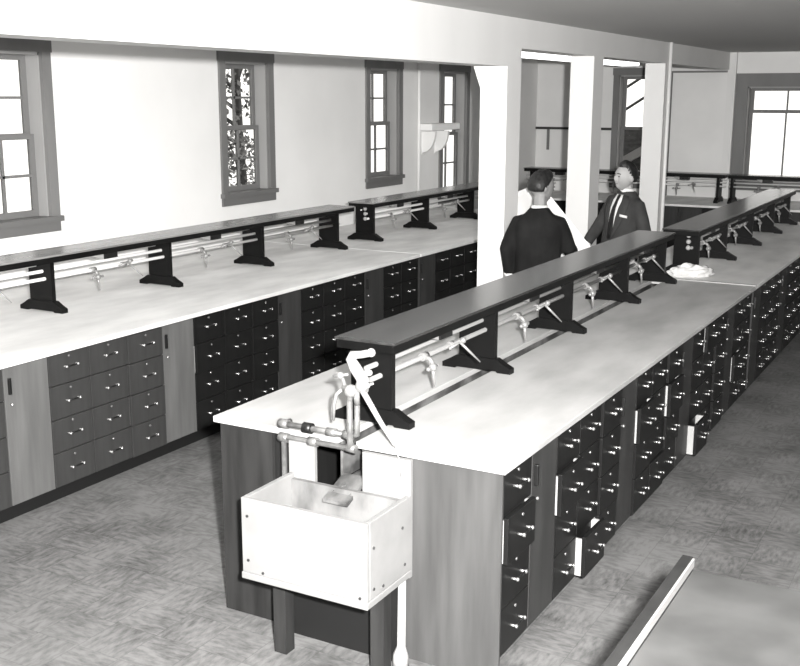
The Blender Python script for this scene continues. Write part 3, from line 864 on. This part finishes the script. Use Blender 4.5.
# man with his back to the camera (front = -y local; facing +y/away, a little to the right)
f1 = PI+math.radians(14)
def rot_h(yaw, pitch, roll=0): return (Matrix.Rotation(yaw, 3, 'Z') @ Matrix.Rotation(roll, 3, 'Y') @ Matrix.Rotation(pitch, 3, 'X'))
man((-3.088, 7.76, 0), f1, 'man in a black suit seen from behind, looking down at a large white sheet',
    dict(elbow={1: (.235, .03, 1.11), -1: (-.225, -.04, 1.13)}, wrist={1: (.225, -.02, .895), -1: (-.235, -.29, 1.05)},
         hdir={1: (.0, -.15, -1), -1: (.25, -.95, .05)}, hn={1: (-1, 0, 0), -1: (1, 0, 0)}, curl={1: .35, -1: .55}, head=(0, -.045, 1.652)),
    M['suit'], M['skin2'], rot_h(math.radians(-46), math.radians(16)), H=1.68)
# man facing the camera side
f2 = math.atan2(-.45, .89)
man((-3.13, 9.62, 0), f2, 'man in a grey suit with dark tie and white pocket square, facing the sheet',
    dict(elbow={1: (.25, .04, 1.10), -1: (-.245, -.02, 1.10)}, wrist={1: (.245, -.05, .87), -1: (-.265, -.16, .89)},
         hdir={1: (.0, -.2, -1), -1: (-.1, -.7, -.6)}, hn={1: (-1, 0, 0), -1: (.9, 0, -.3)}, curl={1: .35, -1: .5}, head=(0, -.03, 1.625)),
    M['suit2'], M['skin'], rot_h(math.radians(-16), math.radians(3)), H=1.69, lean=5)

# large sheet between them
mb = MB(); A, B, C_, D = Vector((-3.72, 8.42, 1.42)), Vector((-3.275, 8.22, 1.585)), Vector((-2.77, 8.14, 1.07)), Vector((-3.34, 8.42, .86))
N = 14; grid = []
for i in range(N+1):
    row = []
    for j in range(N+1):
        u, v = i/N, j/N
        p = A.lerp(B, u).lerp(D.lerp(C_, u), v)
        p += Vector((.10, .25, 0)).normalized()*(.02*math.sin(PI*u)*math.sin(PI*v*.9)) + Vector((0, .015*math.sin(2*PI*u+1.2*v), 0))
        row.append(mb.bm.verts.new(p))
    grid.append(row)
for i in range(N):
    for j in range(N):
        f = mb.bm.faces.new((grid[i][j], grid[i+1][j], grid[i+1][j+1], grid[i][j+1])); f.smooth = True
o = mb.build('drawing_sheet', M['paper']); s = o.modifiers.new('s', 'SOLIDIFY'); s.thickness = .0012
tag(o, 'large white sheet of paper held between the two men', 'paper')

# ------------------------------------------------------------------ outside
struct(MB().box(-40, 20, -10, 45, -3.4, -3.2).build('ground', M['outground']))
def tree(loc, h, r, n, label, seed):
    rnd = random.Random(seed)
    t = thing('tree', loc, label, 'tree', 'trees outside the left windows')
    mb = MB(); tips = []
    mb.tube([(0, 0, 0), (.08, .05, h*.3), (-.05, .1, h*.6), (0, 0, h*.92)], .1, 10, radii=[.17, .14, .09, .02])
    for k in range(16):
        z = h*(.25+.65*k/16); a = rnd.uniform(0, 2*PI); l = r*(1.1-.6*(k/16))*rnd.uniform(.7, 1.1)
        p = Vector((math.cos(a)*l, math.sin(a)*l, z+l*.5))
        mb.tube([(0, .05, z), tuple(Vector((0, .05, z)).lerp(p, .5)+Vector((0, 0, .08))), tuple(p)], .03, 6, radii=[.045, .028, .008]); tips += [Vector((0, 0, z)).lerp(p, f) for f in (.45, .7, .9, 1.05)]
    mb.build('trunk', M['bark'], t)
    bm = bmesh.new()
    for k in range(n):
        c = rnd.choice(tips)+Vector((rnd.gauss(0, .22), rnd.gauss(0, .22), rnd.gauss(0, .22)))
        a = Vector((rnd.uniform(-1, 1), rnd.uniform(-1, 1), rnd.uniform(-1, 1))).normalized(); b = a.cross(Vector((rnd.uniform(-1, 1), rnd.uniform(-1, 1), 1))).normalized()
        s = rnd.uniform(.05, .10)
        vs = [bm.verts.new(c+q) for q in (-a*s, b*s*.5, a*s, -b*s*.5)]; bm.faces.new(vs)
    me = bpy.data.meshes.new('foliage'); bm.to_mesh(me); bm.free(); me.materials.append(M['foliage'])
    link('foliage', me, t)
tree((-13.2, 17.2, -3.2), 7.9, 1.7, 3200, 'leafy tree outside, seen through the second window from the left', 3)
tree((-18.5, 26.5, -3.2), 6.4, 2.2, 2600, 'smaller tree outside the second window, lower among the branches', 5)
# outside stair seen through the back window
t = thing('outside_stair', (-5.6, 17.2, -3.2), 'dark outside stair with sloping rails, seen through the back window', 'stair')
mb = MB(); mb.box(-.8, 1.6, .2, .5, 0, 4.95); mb.build('brick_wall', M['brick'], t)
for z in (5.25, 5.60):
    MB().tube([(-.6, .1, z-.45), (1.6, .1, z+.95)], .022, 8).build('rail', M['rail'], t)
MB().prism([(-.4, 4.05), (1.5, 5.15), (1.5, 5.30), (-.4, 4.2)], 'y', 0, .08).build('stringer', M['tray'], t)
MB().tube([(1.14, .1, 4.3), (1.14, .1, 5.4)], .05, 8).build('newel_post', M['rail'], t)

# ------------------------------------------------------------------ light
w = bpy.data.worlds.new('World'); S.world = w; w.use_nodes = True
bg = w.node_tree.nodes['Background']; bg.inputs['Color'].default_value = (1.0, .985, .95, 1); bg.inputs['Strength'].default_value = 1.5
def lamp(name, kind, loc, power, **kw):
    l = bpy.data.lights.new(name, kind); l.energy = power
    for a, b in kw.items(): setattr(l, a, b)
    o = bpy.data.objects.new(name, l); COL.objects.link(o); o.location = loc; return o
# the photographer's flash, just right of and above the lens
fl = lamp('camera_flash', 'SPOT', (.15, .08, 2.40), 4700, shadow_soft_size=.05, spot_size=math.radians(125), spot_blend=.9)
fl.rotation_euler = (Vector((-4.2, 7.0, 1.5))-fl.location).to_track_quat('-Z', 'Y').to_euler()
fl.data.color = (1, .99, .975)
# daylight entering at the right-hand back window
# ------------------------------------------------------------------ camera
yaw, pit, rol = -5.09958738e-01, 2.11803740e-01, -2.00790985e-03
f = Vector((math.sin(yaw)*math.cos(pit), math.cos(yaw)*math.cos(pit), -math.sin(pit)))
r = Vector((math.cos(yaw), -math.sin(yaw), 0)); d = f.cross(r)
r2 = r*math.cos(rol)+d*math.sin(rol); d2 = -r*math.sin(rol)+d*math.cos(rol)
cam = bpy.data.cameras.new('camera'); co = bpy.data.objects.new('camera', cam); COL.objects.link(co)
m3 = Matrix((r2, -d2, -f)).transposed()
co.matrix_world = Matrix.Translation((0, 0, 2.26)) @ m3.to_4x4()
cam.sensor_width = 36; cam.lens = 1077.46/800*36
cam.shift_x = 3/800; cam.shift_y = -4/800
cam.clip_start = .05
S.camera = co
